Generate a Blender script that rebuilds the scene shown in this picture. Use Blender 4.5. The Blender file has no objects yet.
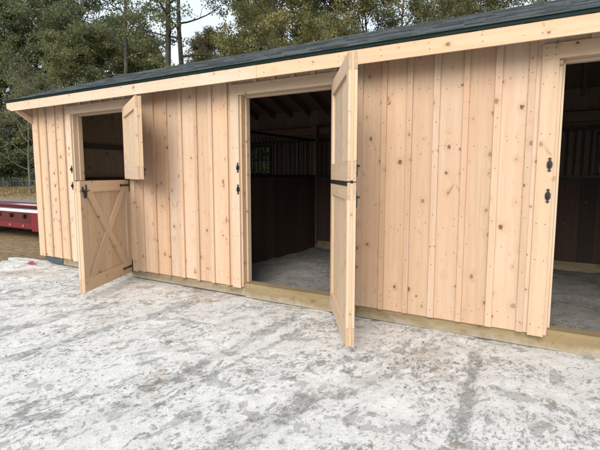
import bpy, bmesh, math, random
import numpy as np
from mathutils import Vector, Matrix
R = math.radians
scene = bpy.context.scene
col = scene.collection

# ------------------------------------------------------------------ node helpers
def new_mat(name):
    m = bpy.data.materials.new(name); m.use_nodes = True
    nt = m.node_tree; nt.nodes.clear()
    out = nt.nodes.new('ShaderNodeOutputMaterial')
    return m, nt, out

class NB:
    """small node builder"""
    def __init__(self, nt): self.nt = nt
    def n(self, t, **kw):
        nd = self.nt.nodes.new(t)
        for k, v in kw.items():
            if k.startswith('_'): setattr(nd, k[1:], v)
        return nd
    def link(self, a, b): self.nt.links.new(a, b)
    def val(self, sock, v):
        if hasattr(v, 'is_linked') or isinstance(v, bpy.types.NodeSocket): self.link(v, sock)
        else: sock.default_value = v
    def math(self, op, a, b=0.0, c=None, clamp=False):
        nd = self.n('ShaderNodeMath'); nd.operation = op; nd.use_clamp = clamp
        self.val(nd.inputs[0], a); self.val(nd.inputs[1], b)
        if c is not None: self.val(nd.inputs[2], c)
        return nd.outputs[0]
    def vmath(self, op, a, b=(0, 0, 0)):
        nd = self.n('ShaderNodeVectorMath'); nd.operation = op
        self.val(nd.inputs[0], a); self.val(nd.inputs[1], b)
        return nd.outputs[0]
    def mix(self, f, a, b, blend='MIX'):
        nd = self.n('ShaderNodeMix'); nd.data_type = 'RGBA'; nd.blend_type = blend
        self.val(nd.inputs[0], f); self.val(nd.inputs[6], a); self.val(nd.inputs[7], b)
        return nd.outputs[2]
    def ramp(self, f, lo, hi, a=0.0, b=1.0, smooth=True):
        nd = self.n('ShaderNodeMapRange'); nd.interpolation_type = 'SMOOTHSTEP' if smooth else 'LINEAR'
        self.val(nd.inputs[0], f); self.val(nd.inputs[1], lo); self.val(nd.inputs[2], hi)
        self.val(nd.inputs[3], a); self.val(nd.inputs[4], b)
        return nd.outputs[0]
    def noise(self, v, scale, detail=4, rough=0.55, dist=0.0, out=0):
        nd = self.n('ShaderNodeTexNoise'); self.val(nd.inputs['Vector'], v)
        nd.inputs['Scale'].default_value = scale; nd.inputs['Detail'].default_value = detail
        nd.inputs['Roughness'].default_value = rough; nd.inputs['Distortion'].default_value = dist
        return nd.outputs[out]
    def attr(self, name, out='Vector'):
        nd = self.n('ShaderNodeAttribute'); nd.attribute_name = name
        return nd.outputs[out]
    def pos(self): return self.n('ShaderNodeTexCoord').outputs['Object']
    def bsdf(self, out, base, rough=0.6, metal=0.0, spec=0.4, normal=None, coat=0.0):
        b = self.n('ShaderNodeBsdfPrincipled')
        self.val(b.inputs['Base Color'], base); self.val(b.inputs['Roughness'], rough)
        b.inputs['Metallic'].default_value = metal
        b.inputs['Specular IOR Level'].default_value = spec
        b.inputs['Coat Weight'].default_value = coat
        if normal is not None: self.link(normal, b.inputs['Normal'])
        self.link(b.outputs[0], out.inputs[0]); return b
    def bump(self, h, strength=0.3, dist=0.01):
        nd = self.n('ShaderNodeBump'); nd.inputs['Strength'].default_value = strength
        nd.inputs['Distance'].default_value = dist; self.link(h, nd.inputs['Height'])
        return nd.outputs[0]

def c4(r, g, b): return (r, g, b, 1.0)

def wood(name, light, dark, knot=c4(.10, .042, .018), var=0.10, knots=1.0, rough=0.62, warm=None, grain=0.5):
    """solid wood: attribute bc = board coordinates (across, along, through) in metres, br = random per board"""
    m, nt, out = new_mat(name); b = NB(nt)
    bc = b.attr('bc'); brq = b.attr('br', 'Fac'); br = b.math('FRACT', brq)
    endg = b.math('GREATER_THAN', brq, 1.5); nailm = b.math('LESS_THAN', brq, -.5)
    off = b.n('ShaderNodeCombineXYZ')
    b.link(b.math('MULTIPLY', br, 37.0), off.inputs[0]); b.link(b.math('MULTIPLY', br, 91.0), off.inputs[1]); b.link(b.math('MULTIPLY', br, 13.0), off.inputs[2])
    p = b.vmath('ADD', bc, off.outputs[0])
    # round knots
    pk = b.vmath('MULTIPLY', p, (8.0, 4.2, 1.2))
    wob = b.noise(p, 30, 3, .6, out=1)
    pk2 = b.vmath('ADD', pk, b.vmath('MULTIPLY', b.vmath('SUBTRACT', wob, (.5, .5, .5)), (.26, .16, .10)))
    vo = b.n('ShaderNodeTexVoronoi'); vo.feature = 'F1'; b.link(pk2, vo.inputs['Vector']); vo.inputs['Scale'].default_value = 1.0
    sep = b.n('ShaderNodeSeparateXYZ'); b.link(vo.outputs['Color'], sep.inputs[0])
    # squash so that a knot is round in metres: distance in real across / along
    dv = b.vmath('SUBTRACT', pk2, vo.outputs['Position'])
    dv = b.vmath('MULTIPLY', dv, (1.0, 1.6, .25))
    ln = b.n('ShaderNodeVectorMath'); ln.operation = 'LENGTH'; b.link(dv, ln.inputs[0]); d = ln.outputs['Value']
    rad = b.math('MULTIPLY', b.ramp(sep.outputs[0], .30, 1.0, 0.0, .20, False), knots)
    kn = b.math('SUBTRACT', 1.0, b.ramp(d, b.math('MULTIPLY', rad, .55), b.math('ADD', rad, .012)), clamp=True)
    kn = b.math('MULTIPLY', kn, b.ramp(rad, .008, .03))
    halo = b.math('MULTIPLY', b.math('SUBTRACT', 1.0, b.ramp(d, b.math('MULTIPLY', rad, .6), b.math('MULTIPLY', rad, 3.4))), b.ramp(rad, .01, .05))
    # long spike knots lying across the board
    ps = b.vmath('MULTIPLY', b.vmath('ADD', p, (11.3, 5.1, 2.2)), (3.4, 1.05, 1.0))
    ps = b.vmath('ADD', ps, b.vmath('MULTIPLY', b.vmath('SUBTRACT', b.noise(p, 14, 3, .6, out=1), (.5, .5, .5)), (.0, .09, .0)))
    vs = b.n('ShaderNodeTexVoronoi'); vs.feature = 'F1'; b.link(ps, vs.inputs['Vector']); vs.inputs['Scale'].default_value = 1.0
    ss = b.n('ShaderNodeSeparateXYZ'); b.link(vs.outputs['Color'], ss.inputs[0])
    ds = b.vmath('SUBTRACT', ps, vs.outputs['Position'])
    dx = b.n('ShaderNodeSeparateXYZ'); b.link(ds, dx.inputs[0])
    slope = b.ramp(ss.outputs[1], 0, 1, -.55, .55, False)
    xx = b.math('ABSOLUTE', dx.outputs[0])
    yy = b.math('ABSOLUTE', b.math('SUBTRACT', dx.outputs[1], b.math('MULTIPLY', xx, slope)))
    wd_ = b.math('ADD', .006, b.math('MULTIPLY', xx, .16))
    sl = b.math('MULTIPLY', b.math('SUBTRACT', 1.0, b.ramp(yy, b.math('MULTIPLY', wd_, .35), wd_)), b.math('MULTIPLY', b.ramp(xx, .012, .035), b.math('SUBTRACT', 1.0, b.ramp(xx, .13, .24))))
    sl = b.math('MULTIPLY', sl, b.math('MULTIPLY', b.ramp(ss.outputs[0], .74, .79), knots), clamp=True)
    # grain: rings bent round the knots
    warp = b.math('MULTIPLY', halo, .05)
    gs = b.vmath('MULTIPLY', p, (1.0, .045, 1.0))
    gx = b.n('ShaderNodeSeparateXYZ'); b.link(gs, gx.inputs[0])
    cb = b.n('ShaderNodeCombineXYZ'); b.link(b.math('ADD', gx.outputs[0], warp), cb.inputs[0]); b.link(gx.outputs[1], cb.inputs[1]); b.link(gx.outputs[2], cb.inputs[2])
    n1 = b.noise(cb.outputs[0], 26, 3, .55)
    n2 = b.noise(cb.outputs[0], 150, 4, .7)
    n3 = b.noise(b.vmath('MULTIPLY', p, (1, .25, 1)), 5, 3, .5)
    g = b.math('ADD', b.math('MULTIPLY', b.ramp(n1, .32, .68), .6), b.math('MULTIPLY', b.ramp(n2, .3, .7), .4))
    c = b.mix(b.math('MULTIPLY', g, grain), light, dark)
    if warm is not None: c = b.mix(b.ramp(n3, .42, .72, 0, .65), c, warm)
    # tone of the whole board
    hs = b.n('ShaderNodeHueSaturation'); b.link(c, hs.inputs['Color'])
    b.link(b.math('ADD', 1 - var, b.math('MULTIPLY', br, 2 * var)), hs.inputs['Value'])
    b.link(b.math('ADD', .88, b.math('MULTIPLY', b.math('FRACT', b.math('MULTIPLY', br, 7.31)), .26)), hs.inputs['Saturation'])
    c = hs.outputs[0]
    c = b.mix(b.math('MULTIPLY', halo, .22), c, b.mix(.35, dark, knot))
    pp = b.vmath('MULTIPLY', b.vmath('ADD', p, (5.5, 2.2, 7.1)), (15.0, 9.0, 2.0))
    vp = b.n('ShaderNodeTexVoronoi'); vp.feature = 'F1'; b.link(pp, vp.inputs['Vector']); vp.inputs['Scale'].default_value = 1.0
    sp_ = b.n('ShaderNodeSeparateXYZ'); b.link(vp.outputs['Color'], sp_.inputs[0])
    dpn = b.n('ShaderNodeVectorMath'); dpn.operation = 'LENGTH'; b.link(b.vmath('MULTIPLY', b.vmath('SUBTRACT', pp, vp.outputs['Position']), (1, 1.3, .2)), dpn.inputs[0])
    prad = b.ramp(sp_.outputs[0], .66, 1.0, .0, .14, False)
    pin = b.math('MULTIPLY', b.math('SUBTRACT', 1.0, b.ramp(dpn.outputs['Value'], b.math('MULTIPLY', prad, .5), b.math('ADD', prad, .03))), b.ramp(prad, .0, .03))
    c = b.mix(b.math('MULTIPLY', pin, .6 * min(1.0, knots)), c, b.mix(.55, dark, knot))
    core = b.math('SUBTRACT', 1.0, b.ramp(d, b.math('MULTIPLY', rad, .25), b.math('MULTIPLY', rad, .85)))
    kcol = b.mix(b.math('MULTIPLY', core, b.ramp(sep.outputs[2], .1, .7, 0, 1)), knot, c4(.30, .135, .058))
    c = b.mix(b.math('MULTIPLY', kn, b.ramp(sep.outputs[1], 0, 1, .5, .95, False)), c, kcol)
    c = b.mix(b.math('MULTIPLY', sl, b.ramp(n1, .3, .7, .35, .85)), c, b.mix(b.ramp(n2, .35, .65, .15, .6), c4(.20, .085, .035), dark))
    c = b.mix(b.math('MULTIPLY', endg, .62), c, b.mix(b.ramp(b.noise(p, 90, 3, .6), .35, .65), b.mix(.55, dark, knot), dark))
    if name == 'treated':
        zz = b.n('ShaderNodeSeparateXYZ'); b.link(b.pos(), zz.inputs[0])
        du = b.math('ADD', zz.outputs[2], b.math('MULTIPLY', b.math('SUBTRACT', b.noise(b.pos(), 7, 5, .65), .5), -.22))
        c = b.mix(b.math('SUBTRACT', 1.0, b.ramp(du, -.04, .07, .45, 1.0)), c, c4(.42, .39, .34))
        bl = b.noise(b.vmath('MULTIPLY', b.pos(), (1, 1, 3)), 2.2, 4, .6)
        c = b.mix(b.ramp(bl, .5, .68, 0, .5), c, c4(.20, .145, .085))
    c = b.mix(nailm, c, c4(.09, .085, .085))
    nrm = b.bump(b.math('ADD', n2, b.math('MULTIPLY', kn, -.4)), .12, .002)
    b.bsdf(out, c, rough, spec=.3, normal=nrm)
    return m

M = {}
M['pine'] = wood('pine', c4(.550, .405, .293), c4(.437, .288, .184), var=.12, warm=c4(.525, .350, .238), grain=.72)
M['pine_trim'] = wood('pine_trim', c4(.565, .435, .315), c4(.455, .318, .207), var=.08, warm=c4(.54, .388, .265), knots=.8, grain=.65)
M['pine_door'] = wood('pine_door', c4(.565, .435, .31), c4(.455, .318, .203), var=.09, warm=c4(.54, .385, .26), knots=.75, grain=.65)
M['pine_inside'] = wood('pine_inside', c4(.165, .108, .077), c4(.12, .077, .052), var=.16, warm=c4(.13, .077, .052))  # same pine, colour darkened to stand in for shade inside the barn
M['treated'] = wood('treated', c4(.29, .235, .14), c4(.165, .122, .066), knot=c4(.09, .06, .03), var=.06, warm=c4(.25, .175, .09), rough=.7, knots=1.2, grain=.85)
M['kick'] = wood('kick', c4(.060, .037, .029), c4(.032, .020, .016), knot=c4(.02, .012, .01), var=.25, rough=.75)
M['plywood'] = wood('plywood', c4(.13, .086, .062), c4(.09, .058, .04), var=.1, knots=.5)

def simple(name, base, rough=.5, metal=0., spec=.4, nscale=0, namt=.15, coat=0.):
    m, nt, out = new_mat(name); b = NB(nt)
    if nscale:
        n = b.noise(b.pos(), nscale, 4, .6)
        v = b.ramp(n, .25, .75, 1 - namt, 1 + namt, False)
        hs = b.n('ShaderNodeHueSaturation'); hs.inputs['Color'].default_value = base; b.link(v, hs.inputs['Value'])
        b.bsdf(out, hs.outputs[0], rough, metal, spec, coat=coat)
    else: b.bsdf(out, base, rough, metal, spec, coat=coat)
    return m
M['iron'] = simple('iron', c4(.012, .012, .014), .45, .0, .5, 40, .4)
M['grille'] = simple('grille', c4(.010, .010, .011), .5, 0, .4, 30, .3)
M['drip'] = simple('drip', c4(.004, .016, .013), .6, 0, .15, 6, .2)
M['red'] = simple('red', c4(.080, .005, .012), .25, 0, .5, 7, .18, coat=.5)
M['red_low'] = simple('red_low', c4(.15, .010, .018), .35, 0, .5, 9, .2)
M['rail_white'] = simple('rail_white', c4(.80, .80, .80), .3, 0, .5, 14, .06)
M['galv'] = simple('galv', c4(.18, .165, .195), .45, .2, .5, 12, .12)
M['tyre'] = simple('tyre', c4(.018, .018, .019), .8, 0, .3, 30, .2)
M['steel'] = simple('steel', c4(.07, .085, .10), .5, .3, .4, 18, .25)
M['wire'] = simple('wire', c4(.09, .10, .11), .5, 0, .4)
M['pocket'] = simple('pocket', c4(.028, .003, .006), .5, 0, .3)
M['amber'] = simple('amber', c4(.40, .20, .17), .25, 0, .5)
M['pink'] = simple('pink', c4(.75, .03, .16), .5, 0, .4)
M['bark'] = None

def bark(name, a, bcol, sc=5):
    m, nt, out = new_mat(name); b = NB(nt)
    p = b.vmath('MULTIPLY', b.pos(), (1, 1, .25))
    n = b.noise(p, sc * 3, 5, .65); n2 = b.noise(b.pos(), .8, 3, .5)
    c = b.mix(b.ramp(n, .35, .65), a, bcol)
    c = b.mix(b.ramp(n2, .4, .7, 0, .4), c, c4(.10, .11, .07))
    b.bsdf(out, c, .85, spec=.2, normal=b.bump(n, .5, .03)); return m
M['bark'] = bark('bark', c4(.030, .026, .022), c4(.075, .066, .058))
M['bark_pale'] = bark('bark_pale', c4(.09, .085, .075), c4(.16, .15, .135))

def leafmat(name, cols, trans=.35):
    m, nt, out = new_mat(name); b = NB(nt)
    br = b.attr('br', 'Fac')
    cr = b.n('ShaderNodeValToRGB'); el = cr.color_ramp.elements
    el[0].position = 0; el[0].color = cols[0]; el[1].position = 1; el[1].color = cols[-1]
    for i, c in enumerate(cols[1:-1]):
        e = el.new((i + 1) / (len(cols) - 1)); e.color = c
    b.link(br, cr.inputs[0])
    n = b.noise(b.pos(), .55, 3, .5)
    hs = b.n('ShaderNodeHueSaturation'); b.link(cr.outputs[0], hs.inputs['Color'])
    b.link(b.ramp(n, .3, .7, .7, 1.3, False), hs.inputs['Value'])
    d = b.n('ShaderNodeBsdfDiffuse'); t = b.n('ShaderNodeBsdfTranslucent'); g = b.n('ShaderNodeBsdfGlossy')
    b.link(hs.outputs[0], d.inputs[0]); b.link(hs.outputs[0], t.inputs[0]); g.inputs['Roughness'].default_value = .45
    g.inputs[0].default_value = c4(.6, .6, .6)
    mx = b.n('ShaderNodeMixShader'); mx.inputs[0].default_value = trans; b.link(d.outputs[0], mx.inputs[1]); b.link(t.outputs[0], mx.inputs[2])
    m2 = b.n('ShaderNodeMixShader'); m2.inputs[0].default_value = .03; b.link(mx.outputs[0], m2.inputs[1]); b.link(g.outputs[0], m2.inputs[2])
    b.link(m2.outputs[0], out.inputs[0]); return m
M['leaf_dark'] = leafmat('leaf_dark', [c4(0.07, 0.088, 0.046), c4(0.115, 0.14, 0.068), c4(0.165, 0.185, 0.09), c4(0.22, 0.225, 0.115)], 0.5)
M['leaf_olive'] = leafmat('leaf_olive', [c4(0.1, 0.115, 0.05), c4(0.155, 0.17, 0.072), c4(0.205, 0.21, 0.095), c4(0.27, 0.245, 0.115)], 0.5)
M['leaf_yellow'] = leafmat('leaf_yellow', [c4(0.11, 0.13, 0.052), c4(0.185, 0.185, 0.072), c4(0.275, 0.245, 0.098), c4(0.36, 0.31, 0.145)], 0.5)
M['leaf_russet'] = leafmat('leaf_russet', [c4(.07, .075, .035), c4(.13, .11, .055), c4(.19, .14, .075), c4(.25, .18, .10)], .4)
M['leaf_brown'] = leafmat('leaf_brown', [c4(0.075, 0.095, 0.045), c4(0.13, 0.14, 0.062), c4(0.195, 0.18, 0.08), c4(0.27, 0.225, 0.105)], 0.48)
M['grass'] = leafmat('grass', [c4(.14, .105, .05), c4(.24, .165, .08), c4(.30, .205, .10), c4(.20, .18, .085)], .2)

# ---- shingles
def shingles():
    m, nt, out = new_mat('shingles'); b = NB(nt)
    p = b.pos(); br = b.attr('br', 'Fac'); bc = b.attr('bc')
    n = b.noise(p, 130, 4, .75); n2 = b.noise(p, 1.3, 3, .5); n3 = b.noise(b.vmath('MULTIPLY', p, (1, 1, 1)), 22, 3, .6)
    c = b.mix(b.ramp(br, 0, 1), c4(.012, .016, .020), c4(.082, .097, .106))
    c = b.mix(b.ramp(n, .35, .75, 0, .45), c, c4(.12, .135, .14))
    c = b.mix(b.ramp(n3, .5, .75, 0, .5), c, c4(.02, .026, .03))
    c = b.mix(b.ramp(n2, .4, .7, 0, .3), c, c4(.07, .082, .086))
    b.bsdf(out, c, .9, spec=.25, normal=b.bump(n, .6, .004)); return m
M['shingles'] = shingles()

# ---- stone dust yard
def stonedust(name, damp_shade=0.0):
    m, nt, out = new_mat(name); b = NB(nt)
    p = b.pos()
    sx = b.n('ShaderNodeSeparateXYZ'); b.link(p, sx.inputs[0]); PX, PY = sx.outputs[0], sx.outputs[1]
    st = b.vmath('MULTIPLY', p, (1.0, .62, 1.0))
    st2 = b.vmath('MULTIPLY', b.vmath('ADD', p, (4.1, 2.7, 0)), (1.0, .42, 1.0))
    big = b.noise(st2, 1.15, 3, .55, .4)
    A = b.noise(b.vmath('MULTIPLY', p, (1.0, .55, 1.0)), 10.0, 9, .72, .25)
    A2 = b.noise(st, 14.0, 8, .74, .2)
    B = b.noise(b.vmath('ADD', st, (9, 1, 0)), 34, 7, .74, .2)
    fine = b.noise(p, 85, 4, .72)
    ff = b.noise(p, 240, 3, .7)
    zone = b.ramp(big, .34, .64)
    spz = b.ramp(b.noise(b.vmath('ADD', p, (2, 6, 0)), 1.7, 3, .55), .36, .62)
    wav = b.noise(p, 3.0, 5, .65)
    # wheel tracks and scraped lines at right angles to the barn
    lines = None
    for x0, y0, sl, w, yn, yf in TRACKS:
        d = b.math('SUBTRACT', PX, b.math('ADD', b.math('MULTIPLY', b.math('SUBTRACT', PY, y0), sl), x0))
        d = b.math('ABSOLUTE', b.math('ADD', d, b.math('MULTIPLY', b.math('SUBTRACT', wav, .5), .16)))
        f = b.math('SUBTRACT', 1.0, b.ramp(d, w * .4, w * 1.5))
        f = b.math('MULTIPLY', f, b.math('MULTIPLY', b.ramp(PY, yn - .25, yn + .1), b.math('SUBTRACT', 1.0, b.ramp(PY, yf - .1, yf + .2))))
        lines = f if lines is None else b.math('MAXIMUM', lines, f)
    zl = b.math('ADD', b.math('MULTIPLY', zone, .060), b.math('MULTIPLY', lines, .08))
    thr = b.math('SUBTRACT', .632, zl)
    gA = b.ramp(A, thr, b.math('ADD', thr, .03))
    hA = b.ramp(A, b.math('SUBTRACT', thr, .10), thr)
    thr2 = b.math('SUBTRACT', .638, b.math('ADD', b.math('MULTIPLY', zl, .6), b.math('MULTIPLY', spz, .05)))
    gA2 = b.ramp(A2, thr2, b.math('ADD', thr2, .035))
    thrB = b.math('SUBTRACT', .618, b.math('ADD', b.math('MULTIPLY', spz, .075), b.math('MULTIPLY', zl, .25)))
    gB = b.ramp(B, thrB, b.math('ADD', thrB, .035))
    spt = b.noise(b.vmath('MULTIPLY', b.vmath('ADD', p, (8.2, 3.9, 0)), (1.0, .72, 1.0)), 5.6, 6, .58, .2)
    spots = b.ramp(spt, .580, .602)
    tsp = b.noise(b.vmath('MULTIPLY', b.vmath('ADD', p, (1.2, 7.9, 0)), (1.0, .72, 1.0)), 6.3, 6, .58, .25)
    tspots = b.ramp(tsp, .622, .648)
    gC = b.ramp(fine, .585, .66)
    white = b.mix(b.ramp(fine, .3, .72), c4(.655, .645, .625), c4(.80, .788, .768))
    soft = b.mix(b.ramp(fine, .3, .7), c4(.39, .387, .377), c4(.51, .505, .49))
    gcol = b.mix(b.ramp(ff, .3, .72), c4(.20, .199, .196), c4(.36, .356, .348))
    gmid = b.mix(b.ramp(fine, .35, .65), c4(.22, .218, .214), c4(.38, .375, .365))
    c = b.mix(b.math('MULTIPLY', hA, .45), white, soft)
    c = b.mix(b.math('MULTIPLY', lines, .42), c, soft)
    # sandy soil showing through, more of it close to the barn
    tan = b.noise(b.vmath('ADD', st, (3, 9, 0)), 1.5, 6, .66, .4)
    near = b.ramp(PY, -2.2, -.3, 0, .075)
    tm = b.ramp(b.math('ADD', tan, near), .60, .70)
    c = b.mix(b.math('MULTIPLY', tm, .55), c, b.mix(b.ramp(fine, .3, .7), c4(.38, .315, .245), c4(.54, .485, .42)))
    c = b.mix(b.math('MULTIPLY', gA, .52), c, gcol)
    c = b.mix(b.math('MULTIPLY', gA2, .62), c, gmid)
    c = b.mix(b.math('MULTIPLY', gB, .66), c, b.mix(tm, gcol, c4(.20, .155, .105)))
    c = b.mix(b.math('MULTIPLY', spots, .60), c, b.mix(b.ramp(ff, .3, .7), c4(.24, .238, .232), c4(.40, .395, .385)))
    c = b.mix(b.math('MULTIPLY', tspots, .75), c, b.mix(b.ramp(fine, .3, .7), c4(.22, .175, .125), c4(.42, .36, .28)))
    c = b.mix(b.math('MULTIPLY', gC, .40), c, c4(.15, .148, .145))
    wd = b.ramp(b.noise(b.vmath('ADD', p, (1.7, 8.3, 0)), 40, 4, .68), .60, .67)
    c = b.mix(b.math('MULTIPLY', wd, .65), c, c4(.67, .666, .654))
    if damp_shade: c = b.mix(damp_shade, c, c4(.13, .125, .12))  # stall floor colour mixed darker, for damp and for painted indoor shade
    h = b.math('SUBTRACT', b.math('ADD', b.math('MULTIPLY', fine, .45), b.math('MULTIPLY', ff, .2)), b.math('ADD', b.math('MULTIPLY', gA, .25), b.math('ADD', b.math('MULTIPLY', A2, 1.4), b.math('MULTIPLY', gB, .25))))
    b.bsdf(out, c, .95, spec=.12, normal=b.bump(h, .8, .022)); return m
TRACKS = [(-.606, -.219, -.101, .045, -2.3, -.3), (-2.333, -.4, .0, .06, -2.6, -.3), (-2.08, -.5, .02, .03, -2.4, -.4), (-1.40, -1.9, .12, .10, -3.6, -1.7), (-3.55, -.5, .05, .07, -2.6, -.5), (-4.3, -.9, .02, .09, -2.2, -.9)]
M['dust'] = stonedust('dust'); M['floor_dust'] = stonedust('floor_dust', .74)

def lawnmat():
    m, nt, out = new_mat('lawn'); b = NB(nt)
    p = b.pos()
    sx = b.n('ShaderNodeSeparateXYZ'); b.link(p, sx.inputs[0])
    n = b.noise(p, 9, 6, .72, .3); f = b.noise(p, 60, 4, .7); big = b.noise(p, .35, 4, .6)
    straw = b.mix(b.ramp(n, .32, .68), c4(.12, .080, .045), c4(.29, .20, .115))
    straw = b.mix(b.ramp(f, .45, .75, 0, .7), straw, c4(.30, .22, .13))
    grass = b.mix(b.ramp(n, .3, .7), c4(.19, .18, .10), c4(.33, .295, .175))
    far = b.ramp(b.math('ADD', sx.outputs[0], b.math('MULTIPLY', big, 6)), -19, -11)
    c = b.mix(b.math('MULTIPLY', far, b.ramp(big, .2, .75, 1.0, .75)), grass, straw)
    b.bsdf(out, c, .95, spec=.1, normal=b.bump(n, .8, .05)); return m
M['lawn'] = lawnmat()

def glassmat():
    m, nt, out = new_mat('glass'); b = NB(nt)
    t = b.n('ShaderNodeBsdfTransparent'); t.inputs[0].default_value = c4(.46, .52, .53)
    g = b.n('ShaderNodeBsdfGlossy'); g.inputs['Roughness'].default_value = .03
    fr = b.n('ShaderNodeFresnel'); fr.inputs[0].default_value = 1.45
    mx = b.n('ShaderNodeMixShader'); b.link(fr.outputs[0], mx.inputs[0]); b.link(t.outputs[0], mx.inputs[1]); b.link(g.outputs[0], mx.inputs[2])
    b.link(mx.outputs[0], out.inputs[0]); return m
M['glass'] = glassmat()

# ------------------------------------------------------------------ mesh helpers
rng = random.Random(11)
class MB:
    def __init__(self): self.v = []; self.f = []; self.bc = []; self.br = []
    def face(self, idx, co, r): self.f.append(idx); self.bc.append(co); self.br.append(r)
    def hexa(self, P, L, r=None, ends=()):
        """8 corners P (000,100,110,010,001,101,111,011) with board coordinates L"""
        if r is None: r = rng.random()
        s = len(self.v); self.v += [tuple(p) for p in P]
        for k, q in enumerate(((0, 3, 2, 1), (4, 5, 6, 7), (0, 1, 5, 4), (1, 2, 6, 5), (2, 3, 7, 6), (3, 0, 4, 7))):
            self.face([s + i for i in q], [L[i] for i in q], r + 2 if k in ends else r)
    def box(self, x0, x1, y0, y1, z0, z1, r=None, grain=None):
        P = [(x0, y0, z0), (x1, y0, z0), (x1, y1, z0), (x0, y1, z0), (x0, y0, z1), (x1, y0, z1), (x1, y1, z1), (x0, y1, z1)]
        d = [x1 - x0, y1 - y0, z1 - z0]
        o = sorted(range(3), key=lambda i: -d[i])
        if grain is not None: o = [grain] + [i for i in o if i != grain]
        L = [(p[o[1]], p[o[0]], p[o[2]]) for p in P]
        self.hexa(P, L, r, {0: (3, 5), 1: (2, 4), 2: (0, 1)}[o[0]])
    def obox(self, c, ax, half, r=None):
        """oriented box: ax three unit vectors, the first along the grain"""
        c = Vector(c); a, b2, c2 = [Vector(u) for u in ax]
        P = []; L = []
        for sz in (-1, 1):
            for sx, sy in ((-1, -1), (1, -1), (1, 1), (-1, 1)):
                P.append(c + a * sx * half[0] + b2 * sy * half[1] + c2 * sz * half[2])
                L.append((sy * half[1], sx * half[0], sz * half[2]))
        self.hexa(P, L, r)
    def prism(self, poly, y0, y1, along=(0, 1), r=None, swap=False):
        """outline in x-z, extruded in y; along = grain direction in x-z"""
        if r is None: r = rng.random()
        n = len(poly); s = len(self.v)
        ax, az = along
        def co(p, y): return (p[0] * az - p[1] * ax, p[0] * ax + p[1] * az, y)
        A = sum(poly[i][0] * poly[(i + 1) % n][1] - poly[(i + 1) % n][0] * poly[i][1] for i in range(n))
        if A < 0: poly = poly[::-1]
        for y in (y0, y1):
            for p in poly: self.v.append((p[0], y, p[1]))
        f0 = list(range(n)); f1 = list(range(n, 2 * n))[::-1]
        self.face([s + i for i in f0], [co(poly[i], y0) for i in f0], r)
        self.face([s + i for i in f1], [co(poly[i - n], y1) for i in f1], r)
        for i in range(n):
            j = (i + 1) % n
            self.face([s + i, s + n + i, s + n + j, s + j], [co(poly[i], y0), co(poly[i], y1), co(poly[j], y1), co(poly[j], y0)], r)
    def tube(self, pts, rad, sides=6, r=None, cap=True):
        if r is None: r = rng.random()
        pts = [Vector(p) for p in pts]
        if not hasattr(rad, '__len__'): rad = [rad] * len(pts)
        s = len(self.v); up = None
        for i, p in enumerate(pts):
            t = (pts[min(i + 1, len(pts) - 1)] - pts[max(i - 1, 0)]).normalized()
            if up is None:
                up = Vector((0, 0, 1)) if abs(t.z) < .9 else Vector((1, 0, 0))
            u = (up - t * up.dot(t)).normalized(); w = t.cross(u); up = u
            for k in range(sides):
                a = 2 * math.pi * k / sides
                self.v.append(tuple(p + (u * math.cos(a) + w * math.sin(a)) * rad[i]))
        for i in range(len(pts) - 1):
            for k in range(sides):
                q = [s + i * sides + k, s + i * sides + (k + 1) % sides, s + (i + 1) * sides + (k + 1) % sides, s + (i + 1) * sides + k]
                self.face(q, [self.v[j] for j in q], r)
        if cap:
            q = [s + k for k in range(sides)][::-1]; self.face(q, [self.v[j] for j in q], r)
            e = s + (len(pts) - 1) * sides; q = [e + k for k in range(sides)]; self.face(q, [self.v[j] for j in q], r)
    def mesh(self, name, mat, smooth=False):
        me = bpy.data.meshes.new(name); me.from_pydata(self.v, [], self.f)
        a = me.attributes.new('bc', 'FLOAT_VECTOR', 'CORNER')
        flat = [x for fc in self.bc for co in fc for x in co]; a.data.foreach_set('vector', flat)
        a = me.attributes.new('br', 'FLOAT', 'FACE'); a.data.foreach_set('value', self.br)
        if smooth: me.polygons.foreach_set('use_smooth', [True] * len(me.polygons))
        me.materials.append(mat); me.update(); return me
    def build(self, name, mat, parent=None, smooth=False, local=False):
        o = bpy.data.objects.new(name, self.mesh(name, mat, smooth)); col.objects.link(o)
        if parent is not None:
            o.parent = parent
            if not local: o.matrix_parent_inverse = world_of(parent).inverted()
        return o
def world_of(o):
    m = o.matrix_basis.copy()
    if o.parent: m = world_of(o.parent) @ o.matrix_parent_inverse @ m
    return m
def empty(name, loc, parent=None):
    o = bpy.data.objects.new(name, None); col.objects.link(o); o.location = loc; o.empty_display_size = .2
    if parent is not None: o.parent = parent; o.matrix_parent_inverse = world_of(parent).inverted()
    return o
def tag(o, label=None, cat=None, group=None, kind=None):
    if label: o['label'] = label
    if cat: o['category'] = cat
    if group: o['group'] = group
    if kind: o['kind'] = kind
    return o

# ------------------------------------------------------------------ camera (solved from the photograph's vanishing points)
CAM = Vector((0, -4.0946, 1.4051)); YAW = R(-31.0377); PIT = R(6.331); F600 = 453.36
cd = bpy.data.cameras.new('camera'); cam = bpy.data.objects.new('camera', cd); col.objects.link(cam)
cam.location = CAM; cam.rotation_euler = (R(90) - PIT, 0, -YAW)
cd.sensor_width = 36; cd.lens = F600 / 600 * 36; cd.clip_start = .05; cd.clip_end = 2000
scene.camera = cam
FWH = Vector((math.sin(YAW), math.cos(YAW), 0)); RT = Vector((math.cos(YAW), -math.sin(YAW), 0))
def at(px, depth):
    """ground point at a horizontal bearing and depth"""
    return Vector((CAM.x, CAM.y, 0)) + (FWH + RT * ((px - 300) / F600)) * depth

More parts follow.
